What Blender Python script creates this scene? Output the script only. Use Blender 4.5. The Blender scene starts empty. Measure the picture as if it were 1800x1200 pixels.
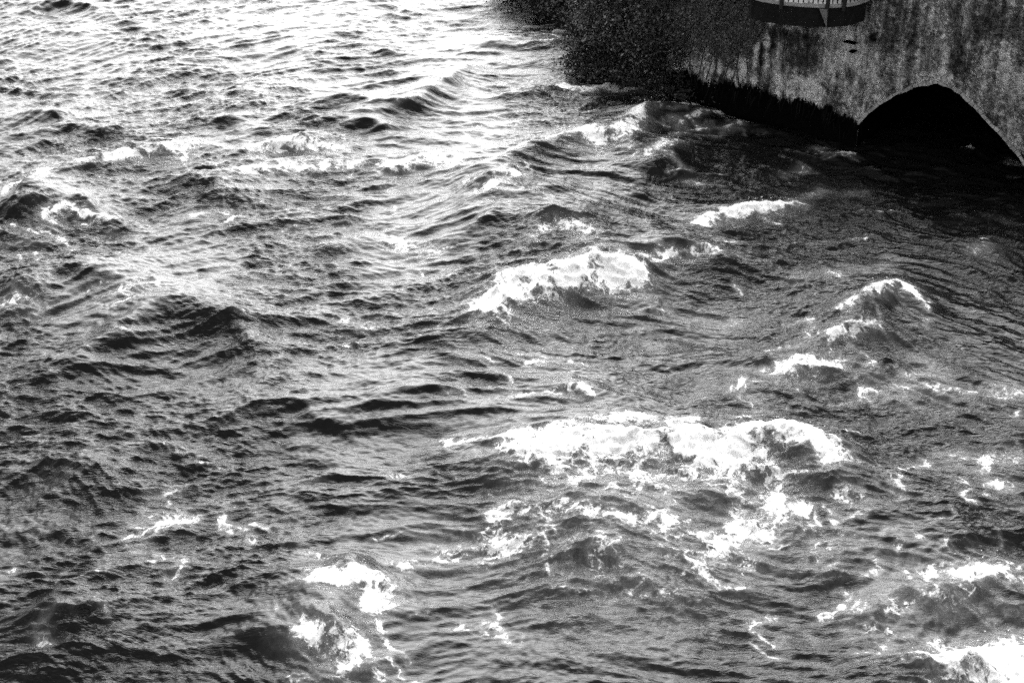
import bpy, bmesh, math, random
import numpy as np
from mathutils import Vector, Matrix
random.seed(7)
SC = bpy.context.scene
COL = SC.collection
R = math.radians

# ------------------------------------------------------------------ camera
CAM_H, PITCH, FPX = 11.0, R(30), 2500.0      # focal length in pixels of the 1800 px wide photograph
cam_d = bpy.data.cameras.new('camera'); cam = bpy.data.objects.new('camera', cam_d); COL.objects.link(cam)
cam.location = (0, 0, CAM_H); cam.rotation_euler = (R(90) - PITCH, 0, 0)
cam_d.sensor_width = 36; cam_d.lens = 36 * FPX / 1800; cam_d.clip_start = 0.1; cam_d.clip_end = 3000
SC.camera = cam
_F = Vector((0, math.cos(PITCH), -math.sin(PITCH))); _U = Vector((0, math.sin(PITCH), math.cos(PITCH)))
def ray(px, py): return _F + Vector((1, 0, 0)) * ((px - 900) / FPX) + _U * ((600 - py) / FPX)
def gp(px, py, z=0.0):                        # where a point of the photograph meets the level z
    d = ray(px, py); t = (z - CAM_H) / d.z
    return (d.x * t, d.y * t)

# ------------------------------------------------------------------ numpy noise
def _hash(ix, iy, seed):
    with np.errstate(over='ignore'):
        h = (ix.astype(np.uint32) * np.uint32(374761393) + iy.astype(np.uint32) * np.uint32(668265263) + np.uint32((seed * 2246822519) & 0xffffffff))
        h = (h ^ (h >> np.uint32(13))) * np.uint32(1274126177)
        h ^= h >> np.uint32(16)
    return h.astype(np.float32) * np.float32(2 * math.pi / 4294967296.0)
def perlin(x, y, seed=0):
    x = np.asarray(x, np.float32); y = np.asarray(y, np.float32)
    x0 = np.floor(x); y0 = np.floor(y); fx = x - x0; fy = y - y0
    ix = x0.astype(np.int64) & 0xffffffff; iy = y0.astype(np.int64) & 0xffffffff
    u = fx * fx * fx * (fx * (fx * 6 - 15) + 10); v = fy * fy * fy * (fy * (fy * 6 - 15) + 10)
    def g(dx, dy):
        a = _hash((ix + dx) & 0xffffffff, (iy + dy) & 0xffffffff, seed)
        return np.cos(a) * (fx - dx) + np.sin(a) * (fy - dy)
    a = g(0, 0) * (1 - u) + g(1, 0) * u; b = g(0, 1) * (1 - u) + g(1, 1) * u
    return (a * (1 - v) + b * v) * 1.5
def fbm(x, y, seed=0, octv=4, gain=.5):
    s = 0; a = 1; n = 0
    for i in range(octv):
        s = s + a * perlin(x * 2**i + 17.3 * i, y * 2**i - 9.1 * i, seed + i); n += a; a *= gain
    return s / n
def sstep(e0, e1, x):
    t = np.clip((x - e0) / (e1 - e0), 0, 1); return t * t * (3 - 2 * t)

# ------------------------------------------------------------------ object helpers
def tag(o, label=None, cat=None, group=None, kind=None):
    if label: o['label'] = label
    if cat: o['category'] = cat
    if group: o['group'] = group
    if kind: o['kind'] = kind
    return o
def empty(name, loc=(0, 0, 0)):
    o = bpy.data.objects.new(name, None); COL.objects.link(o); o.location = loc
    o.empty_display_size = .2
    return o
def np_mesh(name, verts, faces, mat=None, parent=None, attrs=None, smooth=True):
    verts = np.ascontiguousarray(verts, np.float32); faces = np.ascontiguousarray(faces, np.int32)
    me = bpy.data.meshes.new(name); k = faces.shape[1]
    me.vertices.add(len(verts)); me.vertices.foreach_set('co', verts.ravel())
    me.loops.add(faces.size); me.loops.foreach_set('vertex_index', faces.ravel())
    me.polygons.add(len(faces))
    me.polygons.foreach_set('loop_start', np.arange(0, faces.size, k, dtype=np.int32))
    me.polygons.foreach_set('use_smooth', np.full(len(faces), smooth))
    me.update(calc_edges=True)
    for an, av in (attrs or {}).items():
        a = me.attributes.new(an, 'FLOAT', 'POINT'); a.data.foreach_set('value', np.ascontiguousarray(av, np.float32).ravel())
    if mat: me.materials.append(mat)
    o = bpy.data.objects.new(name, me); COL.objects.link(o)
    if parent: o.parent = parent
    return o
def grid_faces(nr, nc):
    i = np.arange(nr * nc, dtype=np.int32).reshape(nr, nc)
    return np.stack([i[:-1, :-1].ravel(), i[:-1, 1:].ravel(), i[1:, 1:].ravel(), i[1:, :-1].ravel()], 1)
def bm_obj(name, bm, mat, parent=None, smooth=False):
    me = bpy.data.meshes.new(name); bm.to_mesh(me); bm.free()
    me.materials.append(mat)
    if smooth:
        for p in me.polygons: p.use_smooth = True
    o = bpy.data.objects.new(name, me); COL.objects.link(o)
    if parent: o.parent = parent
    return o

# ------------------------------------------------------------------ materials (black and white film: every colour is a grey)
class NT:
    def __init__(s, name):
        s.m = bpy.data.materials.new(name); s.m.use_nodes = True; s.t = s.m.node_tree; s.t.nodes.clear()
        s.out = s.n('ShaderNodeOutputMaterial')
    def n(s, kind, **kw):
        nd = s.t.nodes.new(kind)
        for k, v in kw.items(): setattr(nd, k, v)
        return nd
    def put(s, sock, v):
        if hasattr(v, 'is_output') or hasattr(v, 'links'): s.t.links.new(v, sock)
        elif v is not None: sock.default_value = v
    def math(s, op, a, b=None, c=None, clamp=False):
        nd = s.n('ShaderNodeMath', operation=op, use_clamp=clamp)
        s.put(nd.inputs[0], a)
        if b is not None: s.put(nd.inputs[1], b)
        if c is not None: s.put(nd.inputs[2], c)
        return nd.outputs[0]
    def noise(s, vec, scale, detail=4, rough=.55, dist=0.0, dim='3D'):
        nd = s.n('ShaderNodeTexNoise', noise_dimensions=dim)
        s.put(nd.inputs['Vector'], vec); nd.inputs['Scale'].default_value = scale; nd.inputs['Detail'].default_value = detail
        nd.inputs['Roughness'].default_value = rough; nd.inputs['Distortion'].default_value = dist
        return nd.outputs['Fac']
    def voro(s, vec, scale, feature='DISTANCE_TO_EDGE'):
        nd = s.n('ShaderNodeTexVoronoi', feature=feature); s.put(nd.inputs['Vector'], vec); nd.inputs['Scale'].default_value = scale
        return nd.outputs['Distance']
    def ramp(s, fac, e0, e1, v0=0.0, v1=1.0, kind='SMOOTHSTEP'):
        nd = s.n('ShaderNodeMapRange', interpolation_type=kind); s.put(nd.inputs['Value'], fac)
        for k, v in (('From Min', e0), ('From Max', e1), ('To Min', v0), ('To Max', v1)): s.put(nd.inputs[k], v)
        return nd.outputs['Result']
    def mapv(s, vec, scale=(1, 1, 1), rot=(0, 0, 0), loc=(0, 0, 0)):
        nd = s.n('ShaderNodeMapping'); s.put(nd.inputs['Vector'], vec)
        nd.inputs['Scale'].default_value = scale; nd.inputs['Rotation'].default_value = rot; nd.inputs['Location'].default_value = loc
        return nd.outputs[0]
    def obj(s): return s.n('ShaderNodeTexCoord').outputs['Object']
    def attr(s, name): return s.n('ShaderNodeAttribute', attribute_name=name).outputs['Fac']
    def mixf(s, f, a, b):
        nd = s.n('ShaderNodeMix', data_type='FLOAT'); s.put(nd.inputs[0], f); s.put(nd.inputs[2], a); s.put(nd.inputs[3], b)
        return nd.outputs[0]
    def grey(s, v):
        nd = s.n('ShaderNodeCombineColor')
        for i in range(3): s.put(nd.inputs[i], v)
        return nd.outputs[0]
    def bump(s, h, strength, dist, normal=None):
        nd = s.n('ShaderNodeBump'); s.put(nd.inputs['Height'], h); s.put(nd.inputs['Strength'], strength); nd.inputs['Distance'].default_value = dist
        if normal is not None: s.put(nd.inputs['Normal'], normal)
        return nd.outputs[0]
    def bsdf(s, col, rough=.8, normal=None, spec=.3, ior=None):
        nd = s.n('ShaderNodeBsdfPrincipled'); s.put(nd.inputs['Base Color'], col); s.put(nd.inputs['Roughness'], rough)
        s.put(nd.inputs['Specular IOR Level'], spec)
        if ior: nd.inputs['IOR'].default_value = ior
        if normal is not None: s.put(nd.inputs['Normal'], normal)
        return nd
    def mixs(s, f, a, b):
        nd = s.n('ShaderNodeMixShader'); s.put(nd.inputs[0], f); s.t.links.new(a, nd.inputs[1]); s.t.links.new(b, nd.inputs[2])
        return nd.outputs[0]
    def soften(s, nrm, f):
        sc = s.n('ShaderNodeVectorMath', operation='SCALE'); s.put(sc.inputs[0], nrm); sc.inputs['Scale'].default_value = 1 - f
        ad = s.n('ShaderNodeVectorMath', operation='ADD'); s.put(ad.inputs[0], sc.outputs[0]); ad.inputs[1].default_value = (0, .25 * f, f)
        no = s.n('ShaderNodeVectorMath', operation='NORMALIZE'); s.put(no.inputs[0], ad.outputs[0]); return no.outputs[0]
    def done(s, sh): s.t.links.new(sh, s.out.inputs['Surface']); return s.m

def mat_plain(name, v, rough=.8, nscale=9, var=.5, bump=.3, spec=.3):
    a = NT(name); v3 = a.obj(); n = a.noise(v3, nscale, 6, .65); f = a.noise(v3, nscale * 6, 3, .6)
    val = a.math('MULTIPLY', a.ramp(a.math('ADD', a.math('MULTIPLY', n, .7), a.math('MULTIPLY', f, .3)), .3, .7, 1 - var, 1 + var, 'LINEAR'), v)
    return a.done(a.bsdf(a.grey(val), rough, a.bump(f, bump, .02), spec).outputs[0])

def mat_water():
    a = NT('river_water'); v = a.obj()
    foam = a.attr('foam'); rough = a.attr('choppy')
    # finest ripples, too small for the mesh
    wv = a.mapv(v, (.75, 2.4, 1.0), (0, 0, R(8))); wv2 = a.mapv(v, (.8, 2.0, 1.0), (0, 0, R(-14)))
    def ridge(n): return a.math('SUBTRACT', 1.0, a.math('ABSOLUTE', a.math('MULTIPLY_ADD', n, 2.0, -1.0)))
    n0 = ridge(a.noise(wv2, 3.0, 2, .5, .8)); n1 = ridge(a.noise(wv, 6.5, 3, .6, .9)); n2 = a.noise(wv2, 17.0, 3, .62, .6); n3 = a.noise(v, 60, 2, .6)
    h = a.math('ADD', a.math('ADD', a.math('MULTIPLY', n0, .75), a.math('MULTIPLY', n1, .62)), a.math('ADD', a.math('MULTIPLY', n2, .30), a.math('MULTIPLY', n3, .02)))
    nrm = a.bump(h, a.mixf(rough, .17, .42), .07)
    w = a.bsdf(a.grey(.005), .07, nrm, .32, 1.33)
    # lacy foam carried on the surface
    warp = a.n('ShaderNodeVectorMath', operation='ADD')
    nz = a.n('ShaderNodeTexNoise'); a.put(nz.inputs['Vector'], v); nz.inputs['Scale'].default_value = 3.2; nz.inputs['Detail'].default_value = 4
    sc = a.n('ShaderNodeVectorMath', operation='SCALE'); a.t.links.new(nz.outputs['Color'], sc.inputs[0]); sc.inputs['Scale'].default_value = .55
    a.t.links.new(v, warp.inputs[0]); a.t.links.new(sc.outputs[0], warp.inputs[1]); vv = warp.outputs[0]
    e1 = a.ramp(a.voro(vv, 4.5), 0.0, .30, 1.0, 0.0, 'LINEAR'); e2 = a.ramp(a.voro(vv, 13), 0.0, .32, 1.0, 0.0, 'LINEAR')
    fb = a.noise(vv, 8.0, 8, .76)
    pat = a.math('ADD', a.math('MULTIPLY', fb, .82), a.math('ADD', a.math('MULTIPLY', e1, .13), a.math('MULTIPLY', e2, .08)))
    lo = a.math('MULTIPLY_ADD', foam, -.63, .90)
    sharp = a.ramp(pat, lo, a.math('ADD', lo, .22))
    sharp = a.math('MULTIPLY', sharp, a.ramp(foam, .05, .22))
    haze = a.math('MULTIPLY', a.math('MULTIPLY', a.math('POWER', foam, 1.5), a.ramp(fb, .3, .7, .3, 1)), .42)
    f = a.math('MAXIMUM', sharp, haze, clamp=True)
    fine = a.noise(v, 42, 3, .7)
    fo = a.bsdf(a.grey(a.ramp(fine, .3, .65, .6, .92, 'LINEAR')), .95, a.soften(a.bump(a.math('ADD', fb, a.math('MULTIPLY', fine, .5)), .8, .05), .45), .0)
    return a.done(a.mixs(f, w.outputs[0], fo.outputs[0]))

def mat_froth():
    a = NT('white_froth'); v = a.obj(); d = a.attr('density')
    fine = a.noise(v, 55, 3, .7); mid = a.noise(a.mapv(v, (1, .7, 1)), 19, 6, .74, .9)
    pat = a.math('ADD', a.math('MULTIPLY', mid, .75), a.math('MULTIPLY', fine, .35))
    lo = a.math('MULTIPLY_ADD', d, -.66, .97)
    al = a.ramp(pat, lo, a.math('ADD', lo, .24))
    nrm = a.bump(a.math('ADD', mid, a.math('MULTIPLY', fine, .5)), .9, .05)
    fo = a.bsdf(a.grey(a.ramp(a.math('ADD', a.math('MULTIPLY', mid, .6), a.math('MULTIPLY', fine, .4)), .40, .60, .30, .92, 'LINEAR')), .95, a.soften(nrm, .48), .0)
    tr = a.n('ShaderNodeBsdfTransparent')
    return a.done(a.mixs(al, tr.outputs[0], fo.outputs[0]))

M_WATER = mat_water(); M_FROTH = mat_froth()
M_SPRAY = mat_plain('white_spray', .8, .6, 20, .1, .2)

# ------------------------------------------------------------------ the river: traced waves + random chop
# crests: points along the crest (in photograph pixels), height, width towards the viewer, width behind (m)
CREST = [
 ([(545,190),(600,179),(662,186)], .26,.40,.7),
 ([(655,197),(745,168),(782,144),(818,116)], .32,.55,.8),
 ([(612,92),(650,80),(700,94)], .20,.5,.9),
 ([(800,90),(900,72),(945,78)], .22,.5,.9),
 ([(925,172),(946,150),(1000,156)], .28,.6,.7),
 ([(838,342),(880,320),(912,312)], .42,.75,.6),
 ([(855,292),(930,268),(1000,246),(1060,238),(1110,252)], .40,.75,.7),
 ([(1060,305),(1165,290),(1195,252)], .26,.5,.9),
 ([(1085,240),(1120,196),(1150,186),(1218,190)], .26,.5,.6),
 ([(865,530),(905,488),(970,478),(1010,470),(1055,448),(1110,458)], .52,.60,.7),
 ([(925,425),(970,398),(1010,396),(1055,418)], .34,.55,.7),
 ([(1118,458),(1170,441),(1215,440),(1300,452)], .36,.55,.9),
 ([(1225,395),(1270,376),(1395,358)], .20,.4,.6),
 ([(90,635),(205,582),(270,541),(330,528),(392,546),(450,592)], .46,.95,.9),
 ([(0,345),(36,348),(78,308)], .46,.7,.7),
 ([(80,372),(125,364),(165,372),(205,388)], .26,.4,.5),
 ([(70,488),(120,479),(190,489),(215,503)], .32,.5,.8),
 ([(0,518),(30,508),(75,530)], .32,.55,.7),
 ([(40,826),(110,806),(155,838),(235,858)], .28,.8,.8),
 ([(30,1128),(90,1080),(150,1056),(195,1086)], .38,.75,.7),
 ([(550,1018),(600,996),(690,1022)], .34,.45,.5),
 ([(525,1102),(572,1088),(655,1142)], .30,.5,.5),
 ([(780,777),(960,760),(1110,736),(1218,736)], .28,.4,.6),
 ([(915,792),(1000,772),(1130,770),(1285,784),(1345,752),(1455,780),(1490,806)], .40,.8,.45),
 ([(860,908),(960,889),(1060,904),(1170,916)], .16,.35,.6),
 ([(940,955),(1080,985),(1210,1022)], .20,.35,.9),
 ([(1478,552),(1550,512),(1590,498),(1608,522)], .34,.5,.6),
 ([(1458,592),(1500,575),(1540,578)], .24,.4,.5),
 ([(1365,652),(1420,640),(1475,642)], .22,.45,.6),
 ([(1500,1075),(1560,1030),(1650,1008),(1750,998),(1830,1005)], .36,.85,.6),
 ([(1510,1160),(1700,1158),(1745,1138),(1830,1105)], .34,.5,.5),
 ([(360,750),(430,722),(510,716),(570,735)], .20,.4,.7),
 ([(640,712),(720,682),(800,688)], .20,.4,.7),
 ([(965,693),(1010,683),(1095,696)], .20,.35,.6),
 ([(130,292),(250,266),(345,255)], .28,.5,.6),
 ([(440,262),(530,248),(600,258)], .22,.45,.7),
 ([(390,302),(560,290),(700,290),(770,276),(810,292)], .18,.5,.6),
 ([(240,326),(350,318),(430,330)], .32,.7,.9),
 ([(590,228),(640,222),(690,234)], .18,.4,.7),
 ([(370,178),(410,165),(450,178)], .2,.5,.7),
 ([(0,208),(60,198),(110,212)], .22,.5,.7),
 ([(80,238),(150,228),(220,236)], .18,.5,.7),
 ([(330,222),(400,213),(440,226)], .18,.5,.7),
 ([(40,14),(110,2),(185,12)], .25,.6,.9),
 ([(820,388),(900,374),(1090,382)], .16,.35,.8),
 ([(820,415),(868,396),(915,404)], .22,.45,.6),
 ([(660,785),(760,800),(900,800)], -.14,.5,.5),
 ([(720,838),(860,828),(960,830)], .16,.35,.6),
 ([(1540,1100),(1660,1090),(1800,1075)], -.35,.8,.8),
 ([(1150,540),(1230,560),(1330,550)], -.22,.9,.9),
 ([(430,630),(520,650),(640,640)], -.16,1.0,1.0),
 ([(1350,770),(1420,800),(1440,850)], .12,.5,.5),
 ([(1590,850),(1660,880),(1700,960)], .14,.5,.5),
 ([(140,995),(170,975),(205,985)], .12,.25,.4),
 ([(1240,120+90),(1330,222),(1420,250)], .10,.3,.5),
]
# foam: points, half width (m), strength, lace only?
FOAM = [
 ([(868,528),(900,505),(960,488),(1010,475),(1055,460),(1100,470)], .42, 1.0),
 ([(1100,480),(1110,495)], .3, .5),
 ([(930,420),(972,398),(1010,398),(1050,415)], .20, .72),
 ([(925,790),(1000,778),(1130,778),(1280,790),(1340,758),(1450,785)], .42, 1.0),
 ([(1000,830),(1130,820),(1280,830)], .85, .66),
 ([(1300,815),(1370,850),(1350,910),(1290,940)], .40, .78),
 ([(1250,950),(1300,985)], .35, .82), ([(1390,900),(1450,985)], .32, .55),
 ([(860,908),(960,893),(1060,905),(1180,920)], .20, .75),
 ([(780,970),(860,960),(930,950)], .35, .68),
 ([(1050,965),(1190,990),(1240,985)], .45, .55),
 ([(1000,900),(1200,900),(1150,1000),(1000,940)], 1.0, .50),
 ([(785,777),(950,765),(1110,738),(1215,745)], .16, .85),
 ([(1220,745),(1215,775)], .22, .55), ([(1330,745),(1350,755)], .2, .9),
 ([(562,1012),(620,1008),(682,1030),(655,1068)], .19, 1.0),
 ([(540,1105),(590,1110),(636,1148),(600,1164)], .21, .95), ([(590,1045),(560,1075)], .14, .5),
 ([(640,1165),(690,1190)], .1, .7),
 ([(1232,393),(1275,375),(1395,358)], .22, .95), ([(1395,358),(1450,335)], .2, .5),
 ([(975,252),(1020,240),(1060,243)], .28, .95), ([(930,266),(860,290)], .22, .8), ([(1060,243),(1105,258)], .18, .6),
 ([(845,340),(880,322),(908,313)], .18, .9),
 ([(1085,240),(1120,212),(1125,192),(1150,185)], .24, .85), ([(1150,185),(1215,188),(1255,178)], .18, .9),
 ([(1140,272),(1190,250)], .18, .8), ([(1190,215),(1205,235)], .2, .6), ([(1300,195),(1340,192)], .13, .9), ([(1210,205),(1290,198)], .12, .88), ([(1230,225),(1300,218),(1330,205)], .12, .75), ([(1380,310),(1420,296)], .14, .6),
 ([(1000,155),(1060,152),(1130,158),(1200,168)], .28, .84),
 ([(25,330),(55,325),(72,308)], .26, .95), ([(0,350),(25,335)], .3, .6), ([(80,370),(95,390)], .18, .8), ([(100,372),(130,365),(165,378),(205,385)], .12, .85),
 ([(150,290),(260,267),(345,256)], .20, .95), ([(60,295),(150,290)], .2, .5),
 ([(450,261),(530,249),(590,258)], .20, .95),
 ([(400,302),(560,292),(690,292)], .18, .84), ([(690,292),(750,278),(800,292)], .32, .85),
 ([(690,425),(740,438),(762,438)], .26, .75), ([(340,378),(390,372)], .18, .72),
 ([(220,510),(275,502)], .24, .70), ([(60,535),(20,530)], .26, .65), ([(280,520),(320,512)], .15, .5),
 ([(1125,455),(1170,443),(1215,441),(1295,450)], .14, .75),
 ([(1480,550),(1545,515)], .16, .75), ([(1550,510),(1590,500),(1605,522)], .18, .88),
 ([(1460,588),(1500,578),(1540,578)], .17, .85),
 ([(1370,652),(1425,640),(1470,645)], .26, .80), ([(1620,630),(1640,650)], .2, .5),
 ([(1520,690),(1590,682),(1690,690),(1800,688)], .16, .66), ([(1500,640),(1580,700)], .3, .45),
 ([(1600,660),(1650,665)], .2,.5), ([(1740,430),(1720,445)], .25, .5), ([(1400,490),(1560,470)], .2, .55),
 ([(1640,1015),(1750,1002),(1830,1008)], .24, .85), ([(1560,1050),(1700,1030)], .4, .55),
 ([(1490,1110),(1520,1045)], .16, .6), ([(1500,1110),(1545,1105)], .16, .75), ([(1545,1110),(1560,1150)], .08, .7),
 ([(1520,1155),(1700,1155)], .12, .72), ([(1700,1158),(1760,1160),(1830,1150)], .50, 1.0), ([(1740,1190),(1830,1190)], .45, .95),
 ([(285,915),(330,912)], .14, .85), ([(285,876),(310,872)], .12, .7), ([(520,850),(545,845)], .12, .6),
 ([(922,642),(945,636)], .13, .85), ([(970,692),(1012,684),(1040,692)], .13, .82), ([(610,565),(650,572)], .2, .62),
 ([(65,1132),(85,1125)], .08, .8), ([(60,1105),(90,1082),(120,1068)], .05, .55), ([(160,1062),(188,1084)], .05, .6), ([(105,632),(215,585)], .06, .6),
 ([(1285,682),(1305,672)], .12, .72), ([(1575,845),(1590,870)], .14, .75), ([(1600,925),(1615,940)], .12, .7), ([(1470,872),(1505,862)], .14, .78),
 ([(1400,890),(1415,895)], .12, .85), ([(1600,815),(1625,812)], .1, .75), ([(1735,805),(1775,800)], .20, .75), ([(1740,845),(1755,850)], .2, .78), ([(1640,795),(1750,810)], .12, .5),
 ([(1470,940),(1480,935)], .12, .7), ([(1430,262),(1460,262)], .1, .7), ([(1770,288),(1790,290)], .1, .7), ([(1480,345),(1510,340)], .2, .45),
 ([(780,75),(880,72)], .2, .6), ([(700,185),(740,168),(780,143),(815,120)], .10, .6), ([(870,212),(910,218)], .2, .62), ([(820,228),(900,215)], .15, .55),
 ([(1160,550),(1200,560),(1290,565)], .2, .5), ([(1150,545),(1170,548)], .12, .65), ([(670,836),(760,838)], .05, .6),
 ([(20,1003),(30,1000)], .1, .6), ([(535,1000-30),(600,985)], .08, .6), ([(500,880),(545,970)], .12,.42), ([(1500,585),(1580,600)], .2,.35),
 ([(955,62),(1003,66)], .10, .8), ([(1262,198),(1330,194)], .10, .62), ([(1150,168),(1240,180)], .16, .9), ([(600,410),(700,420)], .3, .42), ([(640,400),(560,430)], .3,.4),
]
def curve(P, n=5, z=0.0):
    """a Catmull-Rom curve through the points, at the level z (a number, or a function giving each point's level)"""
    P = [gp(*p, z) if not callable(z) else z(*p) for p in P]
    if len(P) < 3: return P
    Q = [P[0]] + P + [P[-1]]; out = []
    for i in range(1, len(Q) - 2):
        p0, p1, p2, p3 = (np.array(q) for q in Q[i - 1:i + 3])
        for k in range(n):
            t = k / n
            out.append(tuple(.5 * ((2 * p1) + (p2 - p0) * t + (2 * p0 - 5 * p1 + 4 * p2 - p3) * t * t + (3 * p1 - p0 - 3 * p2 + p3) * t ** 3)))
    return out + [P[-1]]
CRESTW = [(curve(P, 5, max(0, a) * .95), a, wf, wb) for P, a, wf, wb in CREST]

def seg_dist(x, y, pts):
    """soft distance to a curve, signed side measure (towards -y positive) and where along it (0..1)"""
    sw = np.zeros(x.shape, np.float32); sd_ = np.zeros_like(sw); sg = np.zeros_like(sw); al = np.zeros_like(sw)
    L = [0]
    for a, b in zip(pts[:-1], pts[1:]): L.append(L[-1] + math.dist(a, b))
    for i, (a, b) in enumerate(zip(pts[:-1], pts[1:])):
        dx, dy = b[0] - a[0], b[1] - a[1]; q = dx * dx + dy * dy
        t = np.clip(((x - a[0]) * dx + (y - a[1]) * dy) / q, 0, 1)
        ex = x - (a[0] + t * dx); ey = y - (a[1] + t * dy); d = np.hypot(ex, ey) + .004
        p = d ** -10; sd_ += p; w = d ** -4; sw += w
        sg += w * (ex * dy - ey * dx) / math.sqrt(q); al += w * (L[i] + t * math.sqrt(q)) / L[-1]
    return sd_ ** -.1, sg / sw, al / sw

# random sea, made once on a periodic tile of NT_ x NT_ cells
TILE, NT_ = 41.0, 2048
def spectrum(lmin, lmax, rms, power, spread, seed, ang=90.0):
    rng = np.random.default_rng(seed)
    k1 = np.fft.fftfreq(NT_, TILE / NT_) * 2 * math.pi
    kx, ky = np.meshgrid(k1, k1); k = np.hypot(kx, ky); k[0, 0] = 1
    th = np.arctan2(ky, kx) - R(ang)
    D = spread + (1 - spread) * np.cos(th) ** 10
    lo, hi = 2 * math.pi / lmax, 2 * math.pi / lmin
    A = k ** (-power) * np.sqrt(D) * (k > lo * .6) * (k < hi * 1.5) * np.exp(-(lo / k) ** 4 * .5) * np.exp(-(k / hi) ** 4)
    A[0, 0] = 0
    F = A * (rng.standard_normal((NT_, NT_)) + 1j * rng.standard_normal((NT_, NT_)))
    f = np.fft.ifft2(F); h = f.real; s = rms / h.std()
    dx = np.fft.ifft2(1j * kx / k * F).real * s; dy = np.fft.ifft2(1j * ky / k * F).real * s
    return [np.ascontiguousarray(q, np.float32) for q in (h * s, dx, dy)]
def sample(fields, x, y):
    u = x * (NT_ / TILE); v = y * (NT_ / TILE); u0 = np.floor(u); v0 = np.floor(v); fu = (u - u0).astype(np.float32); fv = (v - v0).astype(np.float32)
    i = u0.astype(np.int64) % NT_; j = v0.astype(np.int64) % NT_; i1 = (i + 1) % NT_; j1 = (j + 1) % NT_
    return [(f[j, i] * (1 - fu) + f[j, i1] * fu) * (1 - fv) + (f[j1, i] * (1 - fu) + f[j1, i1] * fu) * fv for f in fields]
SEA_A = spectrum(1.5, 5.0, .034, 2.4, .35, 11)
SEA_B = spectrum(.28, 1.15, .021, 1.8, .06, 12, 96)
SEA_C = spectrum(.07, .40, .0086, .9, .06, 13, 84)

def calm_map(x, y):
    """0 where the surface is slick, 1 where it is broken up"""
    n = fbm(x * .33 + 3, y * .22 - 7, 40, 3)
    return sstep(-.22, .26, n) * (1 - .5 * sstep(27, 32, y) * (1 - sstep(-1, 3, x)))
def foam_map(x, y):
    f = np.zeros(x.shape, np.float32)
    wx = x + .16 * fbm(x * 2.2, y * 2.2, 61, 3); wy = y + .16 * fbm(x * 2.2, y * 2.2, 71, 3)
    md = np.clip(1.0 + .75 * fbm(x * 2.3, y * 1.9, 51, 4), .25, 1.2)
    for pts, w, s in FOAMW:
        xs = [p[0] for p in pts]; ys = [p[1] for p in pts]; g = w * 3.4 + .4
        m = (x > min(xs) - g) & (x < max(xs) + g) & (y > min(ys) - g) & (y < max(ys) + g)
        if not m.any(): continue
        d, sg, al = seg_dist(wx[m], wy[m], pts)
        f[m] = np.maximum(f[m], s * md[m] * (.74 * (1 - sstep(w * .1, w * 1.6, d)) + .26 * (1 - sstep(w * .8, w * 3.2, d))))
    return f
def water(x, y, lod=None, crest=False):
    """position of the water surface over the flat point (x, y)"""
    x = np.asarray(x, np.float32); y = np.asarray(y, np.float32)
    c = calm_map(x, y)
    wx = .55 * fbm(x * .28, y * .28, 21, 2); wy = .55 * fbm(x * .28, y * .28, 31, 2)
    X = x + wx; Y = y + wy
    la = lb = lc = 1.0
    if lod is not None: la = 1 - sstep(.5, 2, lod); lb = 1 - sstep(.12, .5, lod); lc = 1 - sstep(.03, .14, lod)
    a = sample(SEA_A, X, Y); b = sample(SEA_B, X + 9, Y + 4); q = sample(SEA_C, X + .4 * wx + 5, Y + .4 * wy)
    z = np.zeros_like(x)
    JX = .20 * fbm(x * 1.0, y * 1.0, 5, 2); JY = .24 * fbm(x * 1.0, y * 1.0, 6, 2)
    for pts, amp, wf, wb in CRESTW:
        xs = [p[0] for p in pts]; ys = [p[1] for p in pts]; g = 3.2 * max(wf, wb)
        m = (x > min(xs) - g) & (x < max(xs) + g) & (y > min(ys) - g) & (y < max(ys) + g)
        if not m.any(): continue
        jx = x[m] + JX[m]; jy = y[m] + JY[m]
        d, sg, al = seg_dist(jx, jy, pts)
        w = wb + (wf - wb) * sstep(-1, 1, sg / np.maximum(d, .02))
        q_ = d / w
        prof = np.exp(-(np.sqrt(q_ * q_ + .05) - .2236) * 1.5) if amp > 0 else np.exp(-q_ * q_ * .9)
        z[m] += 1.2 * amp * prof * (.55 + .45 * np.sin(np.clip(al, .0, 1.) * math.pi)) * (1 - sstep(2.2, 3.2, d / w))
    kb = .62 + .55 * c; kc = .50 + .55 * c
    # long current lines, curving across the river
    v_ = Y + .045 * X * X + .5 * wx; cl = 1 - np.abs(perlin(X * .42 + .3 * v_, v_ * 2.3, 45)) * 2; c2 = 1 - np.abs(perlin(X * .9 - .4 * v_, v_ * 4.6, 46)) * 2
    if lod is None: lq = 1.0
    else: lq = 1 - sstep(.1, .4, lod)
    z += (.036 * cl + .019 * c2 * (.5 + .6 * c)) * lq
    z = z + a[0] * la + b[0] * kb * lb + q[0] * kc * lc
    px = x + .9 * a[1] * la + .5 * b[1] * kb * lb + .35 * q[1] * kc * lc
    py = y + .9 * a[2] * la + .5 * b[2] * kb * lb + .35 * q[2] * kc * lc
    if crest: return px, py, z, c, b[0] / .021 * kb + .55 * q[0] / .0086 * kc * lc + 10 * cl * .028
    return px, py, z, c

def on_water(px, py):
    """where a point of the photograph meets the wavy surface"""
    z = 0.0
    for _ in range(3):
        p = gp(px, py, z); z = .5 * z + .5 * float(water(np.array([p[0]]), np.array([p[1]]))[2][0])
    return gp(px, py, z)
FOAMW = [(curve(P, 3, on_water), w, s) for P, w, s in FOAM]
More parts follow.
